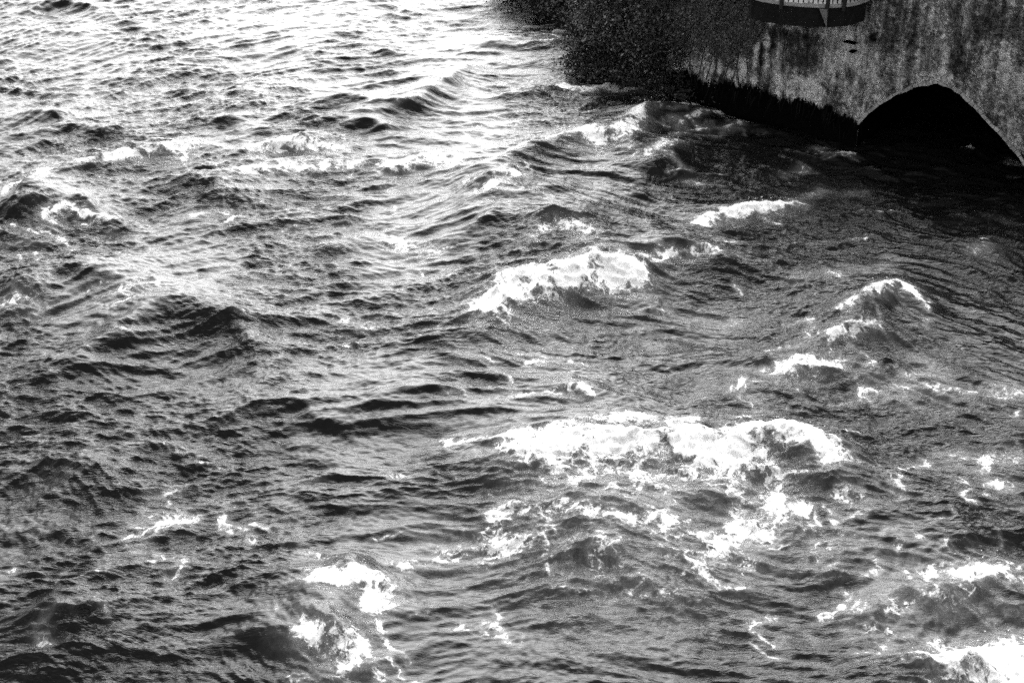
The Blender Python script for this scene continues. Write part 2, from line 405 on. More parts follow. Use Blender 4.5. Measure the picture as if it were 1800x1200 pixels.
# threads of foam drifting off the stronger patches
_rs = random.Random(21)
for P_, w_, s_ in list(FOAMW):
    if s_ < .66 or w_ < .09: continue
    for _ in range(3 + int(9 * w_)):
        q = _rs.choice(P_); x_, y_ = q[0] + _rs.gauss(0, .3 + w_), q[1] - abs(_rs.gauss(0, .45 + w_)) + .1
        an = _rs.choice((_rs.uniform(-.5, .4), _rs.uniform(2.8, 3.6), _rs.uniform(-1.2, -.4))); T_ = [(x_, y_)]
        for _k in range(_rs.randint(2, 5)):
            an += _rs.gauss(0, .55); st_ = _rs.uniform(.10, .24); x_ += st_ * math.cos(an); y_ += st_ * math.sin(an); T_.append((x_, y_))
        FOAMW.append((T_, _rs.uniform(.03, .10), _rs.uniform(.42, .74)))

rows = [9.0]
while rows[-1] < 46: rows.append(rows[-1] + .0155 + .0012 * max(0, rows[-1] - 11))
r = rows[-1]; st = .08
while r < 900: st *= 1.22; r += st; rows.append(r)
r = rows[0]; st = .05; head = []
while r > -40: st *= 1.35; r -= st; head.append(r)
rows = np.array(head[::-1] + rows)
NF = 1250
t = list(np.linspace(-1.22, 1.22, NF)); s_ = t[1] - t[0]; q_ = 1.22; ex = []
while q_ < 14: s_ *= 1.3; q_ += s_; ex.append(q_)
t = np.array([-e for e in ex[::-1]] + t + ex)
half = .36 * (np.clip(rows, 9, 46) * math.cos(PITCH) + CAM_H * math.sin(PITCH)) * np.maximum(1, rows / 46)
GX = half[:, None] * t[None, :]; GY = np.repeat(rows[:, None], len(t), 1)
LOD = np.maximum(np.gradient(GX, axis=1), np.abs(np.gradient(GY, axis=0)) * .5)
wx, wy, wz, wc, wcr = water(GX.ravel(), GY.ravel(), LOD.ravel().astype(np.float32), True)
wfoam = foam_map(GX.ravel().astype(np.float32), GY.ravel().astype(np.float32))
# little crests that have just begun to break
gate = sstep(-.02, .28, fbm(GX.ravel() * .5, GY.ravel() * .5, 55, 3)) * sstep(.3, .8, wc) * (np.abs(GX.ravel()) < 40) * (GY.ravel() < 46)
wfoam = np.maximum(wfoam, .74 * gate * sstep(1.7, 2.9, wcr))
print('little crests', (gate * sstep(1.9, 3.0, wcr) > .3).mean())
froth = sstep(.35, .9, wfoam)
wz = wz + froth * .05 * (np.abs(fbm(wx * 3.5, wy * 3.5, 80, 4)) * 2 - .3)
river = np_mesh('river_water', np.stack([wx, wy, wz], 1), grid_faces(len(rows), len(t)), M_WATER, attrs={'foam': wfoam, 'choppy': wc})
tag(river, 'dark choppy river running in rapids with lacy foam', 'water', kind='structure')

# ------------------------------------------------------------------ whitecaps: froth riding on the traced crests
CAPS = [  # label, points (photograph pixels), half width, thickness, spray drops
 ('largest curling white breaker in mid river, cresting left of the smooth sloping wave face', [(870,530),(905,500),(960,486),(1010,474),(1055,458),(1102,468)], .40, .13, 260),
 ('broad seething sheet of white water across the lower right rapids', [(930,792),(1000,778),(1130,776),(1280,788),(1335,765)], .34, .10, 240),
 ('white foam hook curling around the right shoulder of the broad rapids', [(1335,752),(1400,764),(1450,785),(1475,800)], .20, .08, 80),
 ('twisted white foam trail running down behind the broad rapids', [(1355,822),(1375,850),(1345,900),(1290,935)], .26, .05, 40),
 ('thin foam ridge leading left to right into the broad rapids', [(790,777),(950,765),(1060,750),(1110,738)], .12, .05, 50),
 ('ragged white cap near the bottom edge, upper of two close together', [(564,1012),(620,1006),(680,1028),(655,1064)], .19, .09, 120),
 ('ragged white cap near the bottom edge, lower of two close together', [(545,1105),(590,1108),(634,1146),(605,1160)], .20, .09, 120),
 ('long white crest on the low ridge between mid river and the dark wall', [(1235,392),(1275,376),(1335,366),(1395,358)], .19, .06, 80),
 ('bright peaked crest upstream of the smooth curved wave face', [(978,252),(1020,241),(1062,244)], .24, .09, 90),
 ('small white crest on top of the streaked pyramid wave', [(846,340),(880,322),(908,313)], .15, .06, 50),
 ('white tuft where two crests meet above the pyramid wave', [(862,288),(890,279),(930,267)], .17, .06, 50),
 ('curved white breaker nearest to the overhanging shrubs', [(1086,240),(1115,214),(1125,193),(1150,185),(1212,188)], .17, .07, 80),
 ('small white crest below the curved breaker by the shrubs', [(1142,272),(1172,260),(1190,250)], .13, .05, 40),
 ('white splash at the far left edge on a dark wave', [(28,332),(55,324),(74,307)], .22, .09, 80),
 ('looping foam arcs on the dark wave at far left', [(84,388),(104,373),(132,365),(168,378),(205,386)], .10, .05, 30),
 ('sharp foam peak on the right side, upper of the two by the dark water', [(1480,550),(1548,512),(1590,500),(1606,522)], .13, .06, 60),
 ('small foam crest on the right side, just under the sharp foam peak', [(1462,588),(1500,578),(1535,578)], .13, .05, 40),
 ('broken froth patch on the right side above the lace lines', [(1372,652),(1425,640),(1470,645)], .19, .05, 50),
 ('massive white foam wedge in the bottom right corner', [(1700,1162),(1760,1160),(1830,1148)], .42, .12, 120),
 ('white foam lip over the dark hollow at bottom right', [(1650,1015),(1750,1002),(1830,1008)], .19, .07, 60),
 ('narrow foam line along the lower rim of the dark hollow', [(1520,1156),(1600,1157),(1695,1156)], .08, .04, 20),
 ('little froth cap alone in the dark lower left water', [(288,916),(330,911)], .11, .05, 30),
 ('little froth cap alone near the middle of the picture', [(922,642),(945,636)], .10, .05, 25),
 ('small spiky cap just above the thin foam ridge', [(970,692),(1012,684),(1042,692)], .10, .05, 40),
 ('long thin white crest line in the upper left water', [(150,289),(260,267),(345,256)], .15, .05, 50),
 ('short white crest right of the long thin crest line', [(452,260),(530,249),(590,258)], .15, .05, 40),
 ('fuzzy white boil at the right end of the upper foam band', [(695,292),(750,279),(798,291)], .22, .06, 60),
 ('low white streak beside the dark ripples left of the largest breaker', [(692,428),(740,438),(762,437)], .19, .05, 40),
 ('arched white crest directly upstream of the largest breaker', [(932,420),(972,398),(1010,398),(1048,414)], .15, .06, 70),
 ('thin white crest extending right from the largest breaker', [(1127,455),(1170,443),(1215,441),(1290,450)], .12, .05, 60),
 ('pale foam patch on the upstream back of the big left hump', [(222,510),(275,502)], .17, .05, 30),
 ('smudge of foam in the right edge water below the wall shadow', [(1735,808),(1775,800)], .15, .04, 20),
]
ICO = np.array([(0,0,1),(1,0,0),(0,1,0),(-1,0,0),(0,-1,0),(0,0,-1)], np.float32)
ICOF = np.array([(0,1,2),(0,2,3),(0,3,4),(0,4,1),(5,2,1),(5,3,2),(5,4,3),(5,1,4)], np.int32)
rng = np.random.default_rng(5)
for ci, (lab, P, w_, th, nd_) in enumerate(CAPS):
    pts = curve(P, 4, on_water); nd_ = nd_ * 2 // 3
    xs = [p[0] for p in pts]; ys = [p[1] for p in pts]; g = w_ * 1.9 + .12; st = .0135
    X, Y = np.meshgrid(np.arange(min(xs) - g, max(xs) + g, st, dtype=np.float32), np.arange(min(ys) - g, max(ys) + g, st, dtype=np.float32))
    nr, nc = X.shape; x = X.ravel(); y = Y.ravel()
    jx = x + .20 * fbm(x * 2.4, y * 2.4, 61 + ci, 5, .62); jy = y + .24 * fbm(x * 2.4, y * 2.4, 91 + ci, 5, .62)
    d, sg, al = seg_dist(jx, jy, pts)
    den = (1 - sstep(w_ * .05, w_ * 1.6, d)) * (.55 + .45 * np.sin(np.clip(al, .06, .94) * math.pi))
    den = den * np.clip(1.0 + .85 * fbm(x * 3.2, y * 2.6, 33 + ci, 4), .2, 1.25)
    px_, py_, pz_, _ = water(x, y)
    bil = np.abs(fbm(x * 5.5, y * 5.5, 15 + ci, 4)) * 2.4 + .9 * np.abs(fbm(x * 15, y * 15, 18, 3))
    ff = sstep(.35, .9, foam_map(x, y)) * .05 * (np.abs(fbm(px_ * 3.5, py_ * 3.5, 80, 4)) * 2 - .3)
    z = pz_ + ff + np.minimum(den, 1) * th * (.15 + bil) + .028 * sstep(.03, .18, den) - .012
    F = grid_faces(nr, nc); keep = den[F].max(1) > .06; F = F[keep]
    used, inv = np.unique(F.ravel(), return_inverse=True)
    base = gp(*P[len(P) // 2])
    root = empty('whitecap', (base[0], base[1], 0)); tag(root, lab, 'whitecap', 'whitecaps on the river rapids')
    V = np.stack([px_[used] - base[0], py_[used] - base[1], z[used]], 1)
    np_mesh('froth', V, inv.reshape(-1, 4), M_FROTH, root, {'density': np.clip(den[used], 0, 1)})
    # flung drops
    hi = np.where(den[used] > .45)[0]
    if len(hi):
        pk = V[rng.choice(hi, nd_)]; r_ = (.003 + .009 * rng.random(nd_) ** 2).astype(np.float32)
        off = np.stack([rng.normal(0, .06, nd_), rng.normal(0, .06, nd_), np.abs(rng.normal(0, .05, nd_)) * (th / .09) + .005], 1)
        VV = (pk + off)[:, None, :] + ICO[None] * r_[:, None, None]
        FF = ICOF[None] + (np.arange(nd_, dtype=np.int32) * 6)[:, None, None]
        tag(np_mesh('spray', VV.reshape(-1, 3), FF.reshape(-1, 3), M_SPRAY, root), kind='stuff')

# ------------------------------------------------------------------ the embankment wall
W0 = Vector((4.3825, 28.7915, 0)); WE = Vector((.79732, -.60356, 0)); WN = Vector((-.60356, -.79732, 0)); WANG = math.atan2(WE.y, WE.x)
def wpt(s, off=0, z=0): return W0 + WE * s + WN * off + Vector((0, 0, z))
def onwall(px, py, off=0.0):
    d = ray(px, py); o = W0 + WN * off; t = o.dot(WN) / d.dot(WN); p = d * t + Vector((0, 0, CAM_H))
    return ((p - W0).dot(WE), p.z)
def wall_empty(name, s=0, off=0, z=0):
    o = empty(name, wpt(s, off, z)); o.rotation_euler = (0, 0, WANG); return o
# everything parented to a wall_empty is written in its frame: x along the wall, -y out over the water, z up

ARCH = [onwall(*p) for p in [(1510,219),(1524,203),(1545,186),(1575,168),(1610,154),(1632,149),(1650,147.5),(1668,152),(1690,167),(1720,197),(1750,230),(1768,249),(1788,272),(1806,296),(1826,325)]]
AS = np.array([a[0] for a in ARCH]); AZ = np.array([a[1] for a in ARCH])
def arch_z(s):
    s = np.asarray(s, float); return np.interp(s, AS, AZ) + .022 * perlin(s * 7.3, s * 0 + .5, 77) + .012 * perlin(s * 23, s * 0 + .5, 78)

def wall_tone(s, z):
    st = fbm(s * 5.5, z * .55, 201, 4); mo = fbm(s * 1.6, z * 1.5, 211, 5, .6); fi = fbm(s * 11, z * 9, 221, 4, .65); vst = fbm(s * 13, z * 1.0, 231, 3)
    sp = fbm(s * 26, z * 24, 271, 3); v = .19 * np.exp(2.6 * mo + 1.8 * st + 2.2 * fi + 1.2 * sp - .5 * sstep(.08, .4, fbm(s * 3.1, z * .35, 281, 3)))
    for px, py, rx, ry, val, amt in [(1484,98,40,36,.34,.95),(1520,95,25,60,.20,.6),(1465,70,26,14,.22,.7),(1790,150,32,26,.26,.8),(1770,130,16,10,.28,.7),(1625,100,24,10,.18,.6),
                                     (1688,80,11,90,.015,.85),(1560,40,30,40,.06,.6),(1755,35,60,40,.05,.7),(1640,60,25,50,.11,.4),(1400,105,38,22,.05,.8),(1385,66,70,16,.02,.9),(1425,100,16,40,.05,.7),  # dark patches below the balcony skirt: its shade put into the wall tone
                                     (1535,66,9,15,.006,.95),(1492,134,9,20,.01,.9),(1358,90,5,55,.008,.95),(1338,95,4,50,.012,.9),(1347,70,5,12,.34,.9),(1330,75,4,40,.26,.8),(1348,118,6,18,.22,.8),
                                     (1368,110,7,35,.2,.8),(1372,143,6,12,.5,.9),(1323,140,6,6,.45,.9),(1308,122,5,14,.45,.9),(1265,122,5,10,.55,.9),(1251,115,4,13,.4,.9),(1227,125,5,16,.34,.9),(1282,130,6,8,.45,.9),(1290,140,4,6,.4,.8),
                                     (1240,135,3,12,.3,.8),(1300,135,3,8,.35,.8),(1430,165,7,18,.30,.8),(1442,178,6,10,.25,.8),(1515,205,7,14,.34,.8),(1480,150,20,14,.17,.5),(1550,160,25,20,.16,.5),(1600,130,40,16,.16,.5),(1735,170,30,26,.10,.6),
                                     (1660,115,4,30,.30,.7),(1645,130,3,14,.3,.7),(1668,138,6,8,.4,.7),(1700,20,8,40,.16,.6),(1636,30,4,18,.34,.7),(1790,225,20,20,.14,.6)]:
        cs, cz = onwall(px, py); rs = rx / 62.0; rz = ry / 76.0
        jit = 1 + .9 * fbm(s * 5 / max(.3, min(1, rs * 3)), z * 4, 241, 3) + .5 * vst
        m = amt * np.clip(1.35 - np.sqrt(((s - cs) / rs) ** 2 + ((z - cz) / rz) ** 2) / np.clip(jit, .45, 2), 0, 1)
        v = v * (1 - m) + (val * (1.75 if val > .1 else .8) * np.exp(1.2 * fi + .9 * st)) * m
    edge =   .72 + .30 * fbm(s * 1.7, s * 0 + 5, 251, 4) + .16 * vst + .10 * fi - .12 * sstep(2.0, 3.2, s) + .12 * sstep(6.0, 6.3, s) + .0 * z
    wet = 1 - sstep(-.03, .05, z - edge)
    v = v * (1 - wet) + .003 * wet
    # lime washed out of the joint over the arch crown
    dz = z - arch_z(s); lip = (s > AS[0]) & (s < AS[-1])
    m = lip * (1 - sstep(.0, .09 + .10 * np.clip(vst, 0, 1), dz)) * sstep(-.15, .2, fbm(s * 4, s * 0, 261, 3)) * sstep(.9, 1.3, z)
    v = v * (1 - m) + .8 * m
    return np.clip(np.where(v > .02, v * 1.6 - .012, v), .003, .85)

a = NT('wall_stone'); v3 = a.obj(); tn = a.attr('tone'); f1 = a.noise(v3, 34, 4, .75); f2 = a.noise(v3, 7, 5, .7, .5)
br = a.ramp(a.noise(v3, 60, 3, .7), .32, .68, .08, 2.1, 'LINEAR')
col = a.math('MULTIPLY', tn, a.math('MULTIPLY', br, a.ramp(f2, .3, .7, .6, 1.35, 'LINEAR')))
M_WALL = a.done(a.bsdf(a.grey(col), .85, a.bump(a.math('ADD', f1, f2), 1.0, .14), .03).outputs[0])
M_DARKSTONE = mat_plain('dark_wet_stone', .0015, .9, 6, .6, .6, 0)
M_IRON = mat_plain('black_iron', .012, .5, 14, .4, .2)
M_PALEPAINT = mat_plain('pale_painted_slab', .24, .75, 12, .35, .3)
M_DARKBOARD = mat_plain('dark_stained_board', .011, .9, 10, .5, .4, .05)
M_LIME = mat_plain('lime_mortar', .24, .85, 16, .8, .5)

WTOP = 3.95
wall = wall_empty('embankment_wall'); tag(wall, 'weathered stone river wall with dark arched culvert and streaky pale stains', 'wall')
ss = np.unique(np.concatenate([np.concatenate([np.arange(-1.3, 8, .016), np.arange(8, 14, .05)]), AS, [AS[0] - .002, AS[-1] + .002]]))
inn = (ss >= AS[0]) & (ss <= AS[-1])
zlo = np.where(inn, arch_z(ss), -1.2); ztop = 2.7 + (WTOP - 2.7) * sstep(-.7, -.5, ss)
tt = np.linspace(0, 1, 300)
S = np.repeat(ss[:, None], len(tt), 1); Z = zlo[:, None] + (ztop - zlo)[:, None] * tt[None, :]
rel = .035 * fbm(S * 1.4, Z * 1.4, 301, 4) + .022 * fbm(S * 6, Z * 7, 311, 3)
cell = np.abs(fbm(S * 2.2, Z * 3.4, 321, 2)); rel -= .02 * (1 - sstep(.0, .05, cell))
edge_ = np.minimum(1, (Z - zlo[:, None]) / .08)
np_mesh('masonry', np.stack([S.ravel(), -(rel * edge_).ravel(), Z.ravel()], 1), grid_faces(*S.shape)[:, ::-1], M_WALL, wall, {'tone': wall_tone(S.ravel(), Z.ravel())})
def box_bm(bm, x0, x1, y0, y1, z0, z1):
    vs = [bm.verts.new((x, y, z)) for z in (z0, z1) for y in (y0, y1) for x in (x0, x1)]
    for f in ((0,2,3,1),(4,5,7,6),(0,1,5,4),(2,6,7,3),(0,4,6,2),(1,3,7,5)): bm.faces.new([vs[i] for i in f])
    return vs
bm = bmesh.new(); box_bm(bm, -1.3, -.72, -.06, .7, 2.70, 2.82); box_bm(bm, -.70, 14, -.06, .7, 3.95, 4.07)
bm_obj('coping', bm, mat_plain('coping_stone', .12, .85, 8), wall)
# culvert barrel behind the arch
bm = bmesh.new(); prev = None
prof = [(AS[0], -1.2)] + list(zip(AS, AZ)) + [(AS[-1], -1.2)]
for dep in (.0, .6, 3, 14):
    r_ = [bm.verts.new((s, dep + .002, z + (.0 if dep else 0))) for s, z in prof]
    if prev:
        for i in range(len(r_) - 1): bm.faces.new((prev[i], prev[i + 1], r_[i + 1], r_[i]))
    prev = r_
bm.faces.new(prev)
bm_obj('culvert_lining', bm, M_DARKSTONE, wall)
# arch ring: thin voussoirs standing proud of the face
bm = bmesh.new(); fine = np.linspace(AS[0], AS[-1], 41)
for a0, a1 in zip(fine[:-1], fine[1:]):
    p0 = np.array((a0, arch_z(a0))); p1 = np.array((a1, arch_z(a1))); tdir = (p1 - p0) / np.linalg.norm(p1 - p0); nn = np.array((-tdir[1], tdir[0])) * random.uniform(.045, .07)
    p0 = p0 + tdir * .004; p1 = p1 - tdir * .004; o = -random.uniform(.025, .045)
    q = [p0, p1, p1 + nn, p0 + nn]
    fr = [bm.verts.new((c[0], o, c[1])) for c in q]; bk = [bm.verts.new((c[0], .03, c[1])) for c in q]
    bm.faces.new(fr)
    for i in range(4): bm.faces.new((fr[i], bk[i], bk[(i + 1) % 4], fr[(i + 1) % 4]))
bmesh.ops.recalc_face_normals(bm, faces=bm.faces)
bm_obj('arch_ring', bm, mat_plain('arch_ring_stone', .26, .85, 5, .95, .5), wall)
# slates jutting from the face
for px, py, wd, hh in [(1497,73,.24,.020),(1502,89,.10,.028)]:
    s_, z_ = onwall(px, py); bm = bmesh.new(); box_bm(bm, s_ - wd / 2, s_ + wd / 2, -.14, .05, z_ - hh / 2, z_ + hh / 2)
    bmesh.ops.bevel(bm, geom=bm.edges[:], offset=.008, segments=1)
    bm_obj('jutting_slate', bm, M_DARKSTONE, wall)

# ------------------------------------------------------------------ balcony
bal = wall_empty('balcony', 2.1, 0, 3.0); tag(bal, 'bow fronted balcony with black iron railing and dark skirt on the river wall', 'balcony')
PLAN = [(1.05,0),(1.05,1.05),(1.2,1.26),(1.5,1.31),(1.91,1.27),(2.26,1.15),(2.55,1.00),(2.76,.84),(2.95,.63),(3.06,.40),(3.12,0)]
def plan(inset, drop=0):
    c = np.array((2.0, .1)); out = []
    for s_, o_ in PLAN:
        v = np.array((s_, o_)) - c; L = np.linalg.norm(v); q = c + v * (L - inset) / L
        out.append((q[0] - 2.1, -max(q[1], 0) if o_ > 0 else 0))
    return out
def prism(name, base, top, z0, z1, mat, bev=0):
    bm = bmesh.new(); b = [bm.verts.new((x, y, z0)) for x, y in base]; t_ = [bm.verts.new((x, y, z1)) for x, y in top]; n_ = len(b)
    bm.faces.new(b[::-1]); bm.faces.new(t_)
    for i in range(n_): bm.faces.new((b[i], b[(i + 1) % n_], t_[(i + 1) % n_], t_[i]))
    bmesh.ops.recalc_face_normals(bm, faces=bm.faces)
    if bev: bmesh.ops.bevel(bm, geom=bm.edges[:], offset=bev, segments=2, affect='EDGES')
    return bm_obj(name, bm, mat, bal)
prism('slab', plan(0), plan(0), .0, .075, M_PALEPAINT, .012)
prism('skirt', plan(.07), plan(.04), -.39, -.003, M_DARKBOARD)
bm = bmesh.new()                                             # pale bracket under the slab
c0 = np.array((2.66 - 2.1, -1.0)); tl = np.array((.75, .66)); tl /= np.linalg.norm(tl)
tri = [(-.09, -.01), (.07, -.01), (.06, -.37)]
fr = [bm.verts.new((c0[0] + tl[0] * u, c0[1] + tl[1] * u + (.0 if z > -.2 else .04), z)) for u, z in tri]; bk = [bm.verts.new((v.co.x - .08, v.co.y + .16, v.co.z)) for v in fr]
bm.faces.new(fr); bm.faces.new(bk[::-1])
for i in range(3): bm.faces.new((fr[i], bk[i], bk[(i + 1) % 3], fr[(i + 1) % 3]))
bmesh.ops.recalc_face_normals(bm, faces=bm.faces)
bm_obj('bracket', bm, mat_plain('grey_bracket', .12, .8, 14, .6, .3), bal)
def resample(P, step):
    out = [np.array(P[0])]; L = 0; P = [np.array(p) for p in P]; acc = 0
    for a_, b_ in zip(P[:-1], P[1:]):
        d = np.linalg.norm(b_ - a_); t_ = step - acc
        while t_ <= d: out.append(a_ + (b_ - a_) * t_ / d); t_ += step
        acc = d - (t_ - step)
    return out
def bar_bm(bm, p, q, r, n_=6):
    p = Vector(p); q = Vector(q); ax = (q - p).normalized(); u = ax.orthogonal().normalized(); v = ax.cross(u)
    A = [bm.verts.new(p + (u * math.cos(k * 2 * math.pi / n_) + v * math.sin(k * 2 * math.pi / n_)) * r) for k in range(n_)]
    B = [bm.verts.new(q + (u * math.cos(k * 2 * math.pi / n_) + v * math.sin(k * 2 * math.pi / n_)) * r) for k in range(n_)]
    bm.faces.new(A[::-1]); bm.faces.new(B)
    for i in range(n_): bm.faces.new((A[i], A[(i + 1) % n_], B[(i + 1) % n_], B[i]))
rail = empty('railing'); rail.parent = bal
rl = plan(.05)[1:] ; rl = [(rl[0][0], -.02)] + rl
for zz, rr in ((1.08, .028), (.97, .014), (.20, .014)):
    bm = bmesh.new()
    for a_, b_ in zip(rl[:-1], rl[1:]): bar_bm(bm, (*a_, zz), (*b_, zz), rr)
    bm_obj('rail', bm, M_IRON, rail)
for k, p in enumerate(resample(rl, .092)):
    if k == 0: continue
    bm = bmesh.new(); bar_bm(bm, (p[0], p[1], .077), (p[0], p[1], 1.07), .013); bm_obj('baluster', bm, M_IRON, rail, True)
for px in ((1375, 9), (1460, 15), (1488, 14)):
    best = min(((abs(gp(px[0], px[1], 3.05)[0] - (wpt(s_, o_).x)) + abs(gp(px[0], px[1], 3.05)[1] - wpt(s_, o_).y)), s_, o_) for s_, o_ in [tuple(np.array(PLAN[i]) * (1 - f) + np.array(PLAN[i + 1]) * f) for i in range(len(PLAN) - 1) for f in np.linspace(0, 1, 12)])
    x_, y_ = best[1] - 2.1, -best[2] - .03
    bm = bmesh.new(); vs_ = box_bm(bm, x_ - .03, x_ + .03, y_ - .03, y_ + .03, -.06, 1.14); bmesh.ops.bevel(bm, geom=bm.edges[:], offset=.006, segments=1)
    bm_obj('post', bm, M_IRON, rail)
# two little white pots standing behind the balusters
M_WHITEGLAZE = mat_plain('white_glaze', .75, .4, 8, .1, .1)
for (px, py), lab in (((1417, 1.5), 'small white pot behind the balusters, nearer the bushes'), ((1425, 1), 'small white pot behind the balusters, nearer the pale bracket')):
    gx, gy = gp(px, py + 4, 3.08); bm = bmesh.new(); pr = [(0, 0), (.03, 0), (.042, .03), (.048, .075), (.052, .08), (.046, .084), (.03, .07), (0, .07)]
    ring = []
    for r_, z_ in pr: ring.append([bm.verts.new((r_ * math.cos(k * math.pi / 6), r_ * math.sin(k * math.pi / 6), z_)) for k in range(12)] if r_ else [bm.verts.new((0, 0, z_))])
    for A, B in zip(ring[:-1], ring[1:]):
        for k in range(12):
            l = [A[k % len(A)], A[(k + 1) % len(A)], B[(k + 1) % len(B)], B[k % len(B)]]; l = list(dict.fromkeys(l)); bm.faces.new(l)
    bmesh.ops.recalc_face_normals(bm, faces=bm.faces)
    po = bm_obj('pot', bm, M_WHITEGLAZE, None, True); po.location = (gx, gy, 3.077); tag(po, lab, 'pot')

# ------------------------------------------------------------------ bank behind the wall
bx = np.concatenate([np.linspace(-14, -2, 12), np.linspace(-1.8, 9, 75), np.linspace(9.5, 60, 50)]); by = np.concatenate([np.linspace(18, 28, 30), np.linspace(28.15, 42, 90), np.linspace(43, 120, 50)]); BX, BY = np.meshgrid(bx, by); b_x = BX.ravel(); b_y = BY.ravel()
s_ = (b_x - W0.x) * WE.x + (b_y - W0.y) * WE.y; o_ = (b_x - W0.x) * WN.x + (b_y - W0.y) * WN.y
edgex = np.interp(b_y, [31, 33, 34.4, 34.9, 36.3, 38, 45, 120], [1.35, 1.6, 1.4, .8, .25, 0, -1.5, -8])
inl = np.where(b_y > 31.2, b_x - edgex, -o_ - .5)
inl = np.minimum(inl, np.where(s_ > -1.5, -o_ - .72, 99))
zz = -2.2 + 2.5 * sstep(-.9, .5, inl) + 2.1 * sstep(.3, 3.5, inl) + .15 * fbm(b_x * .7, b_y * .7, 401, 3)
bf = grid_faces(*BX.shape); cut = (s_ > 2.4) & (s_ < 8.2) & (o_ < 0) & (zz < 2.05); bf = bf[~cut[bf].any(1)]     # left open where the culvert runs through
bank = np_mesh('river_bank', np.stack([b_x, b_y, zz], 1), bf, mat_plain('bank_soil', .012, .95, 5, .5, .5, 0)); tag(bank, kind='structure')

# ------------------------------------------------------------------ shrubs, ivy, weeds
def mat_leaf(name, lo, hi, sp=.12):
    a = NT(name); v = a.attr('shade'); b = a.bsdf(a.grey(a.ramp(v, 0, 1, lo, hi, 'LINEAR')), .6, None, sp)
    tr = a.n('ShaderNodeBsdfTranslucent'); a.put(tr.inputs[0], a.grey(a.ramp(v, 0, 1, lo * .5, hi * .5, 'LINEAR')))
    return a.done(a.mixs(.2, b.outputs[0], tr.outputs[0]))
M_LEAF = mat_leaf('shrub_leaf', .006, .18); M_IVY = mat_leaf('ivy_leaf', .03, .20); M_WEED = mat_leaf('weed_blade', .002, .014, 0)
M_TWIG = mat_plain('pale_twig', .4, .8, 20, .5, .3); M_BARK = mat_plain('dark_bark', .03, .85, 14, .5, .5)
def leaves(name, C_, N_, size, mat, parent, rg, asp=.6, tn=1.0):
    n_ = len(C_); N_ = N_ / np.maximum(1e-6, np.linalg.norm(N_, axis=1, keepdims=True))
    T = rg.normal(size=(n_, 3)); T -= N_ * (T * N_).sum(1, keepdims=True); T /= np.linalg.norm(T, axis=1, keepdims=True); B = np.cross(N_, T)
    sz = (size * rg.uniform(.55, 1.35, n_))[:, None]
    q = np.stack([C_ - T * sz * .5, C_ + B * sz * asp * .5 + N_ * sz * .10, C_ + T * sz * .5 - N_ * sz * .08, C_ - B * sz * asp * .5 + N_ * sz * .10], 1)
    sh = np.repeat(np.clip(rg.beta(1.1, 3.2, n_) * tn + (rg.random(n_) > .985) * .7, 0, 1.6), 4)
    return np_mesh(name, q.reshape(-1, 3), np.arange(n_ * 4, dtype=np.int32).reshape(-1, 4), mat, parent, {'shade': sh}, False)
def stick_bm(bm, pts, r0, r1):
    for i in range(len(pts) - 1):
        bar_bm(bm, pts[i], pts[i + 1], r0 + (r1 - r0) * i / len(pts), 5)
def shrub(label, base, blobs, nleaf, size, seed, twigs=(), tone=None):
    """base on the bank; blobs = (x, y, z, radius) leaf masses in the world"""
    rg = np.random.default_rng(seed); root = empty('shrub', base); tag(root, label, 'shrub', 'shrubs overhanging the river')
    bl = np.array(blobs, float); vol = bl[:, 3] ** 2; C_ = []; N_ = []; TN = []
    # each leaf mass is broken into twig-end clumps, so that dark gaps stay between them
    for (x, y, z, r) in blobs:
        nc_ = int(26 * r * r * 4); dirs = rg.normal(size=(nc_, 3)); dirs /= np.linalg.norm(dirs, axis=1, keepdims=True)
        cc = np.array((x, y, z)) + dirs * (r * rg.uniform(.55, 1.08, (nc_, 1))) * np.array((1, 1, .9))
        per = max(20, int(nleaf * r * r / vol.sum() / nc_))
        cr = rg.uniform(.10, .24, nc_)
        p = np.repeat(cc, per, 0) + rg.normal(size=(nc_ * per, 3)) * np.repeat(cr, per)[:, None] * np.array((1, 1, .7))
        cc = cc + (rg.random((nc_, 1)) < .16) * dirs * np.array((1, 1, .6)) * rg.uniform(.1, .4, (nc_, 1)); p = np.repeat(cc, per, 0) + rg.normal(size=(nc_ * per, 3)) * np.repeat(cr, per)[:, None] * np.array((1, 1, .7))
        TN.append(np.repeat(rg.uniform(.0, 1.0, nc_) ** 2 * 2.2 + .15, per)); C_.append(p); N_.append(np.repeat(dirs, per, 0) * .6 + rg.normal(size=(nc_ * per, 3)) * .6 + np.array((0, 0, .5)))
    C_ = np.concatenate(C_) - np.array(base); N_ = np.concatenate(N_)
    k = C_[:, 2] + base[2] > .06
    leaves('foliage', C_[k], N_[k], size * 1.15, tone or M_LEAF, root, rg, .6, np.concatenate(TN)[k])
    bm = bmesh.new()
    for (x, y, z, r) in blobs:
        e = np.array((x, y, z)) - np.array(base); m_ = e * .5 + rg.normal(0, .12, 3) + np.array((0, 0, .15))
        stick_bm(bm, [(0, 0, -.15), tuple(m_), tuple(e)], .05, .02)
        for _ in range(7):
            t_ = e + rg.normal(0, .55, 3) * r; stick_bm(bm, [tuple(e * .8), tuple((e + t_) / 2 + rg.normal(0, .05, 3)), tuple(t_)], .016, .006)
    bm_obj('stem', bm, M_BARK, root, True)
    for tw in twigs:
        bm = bmesh.new(); stick_bm(bm, [tuple(Vector(p) - Vector(base)) for p in tw], .022, .010); bm_obj('bare_twig', bm, M_TWIG, root, True)
    return root
def at(px, py, dist):
    """a point of the world seen at that place, dist metres along the view axis (used once to read positions off the photograph)"""
    d = ray(px, py) * dist; return (d.x, d.y, d.z + CAM_H)
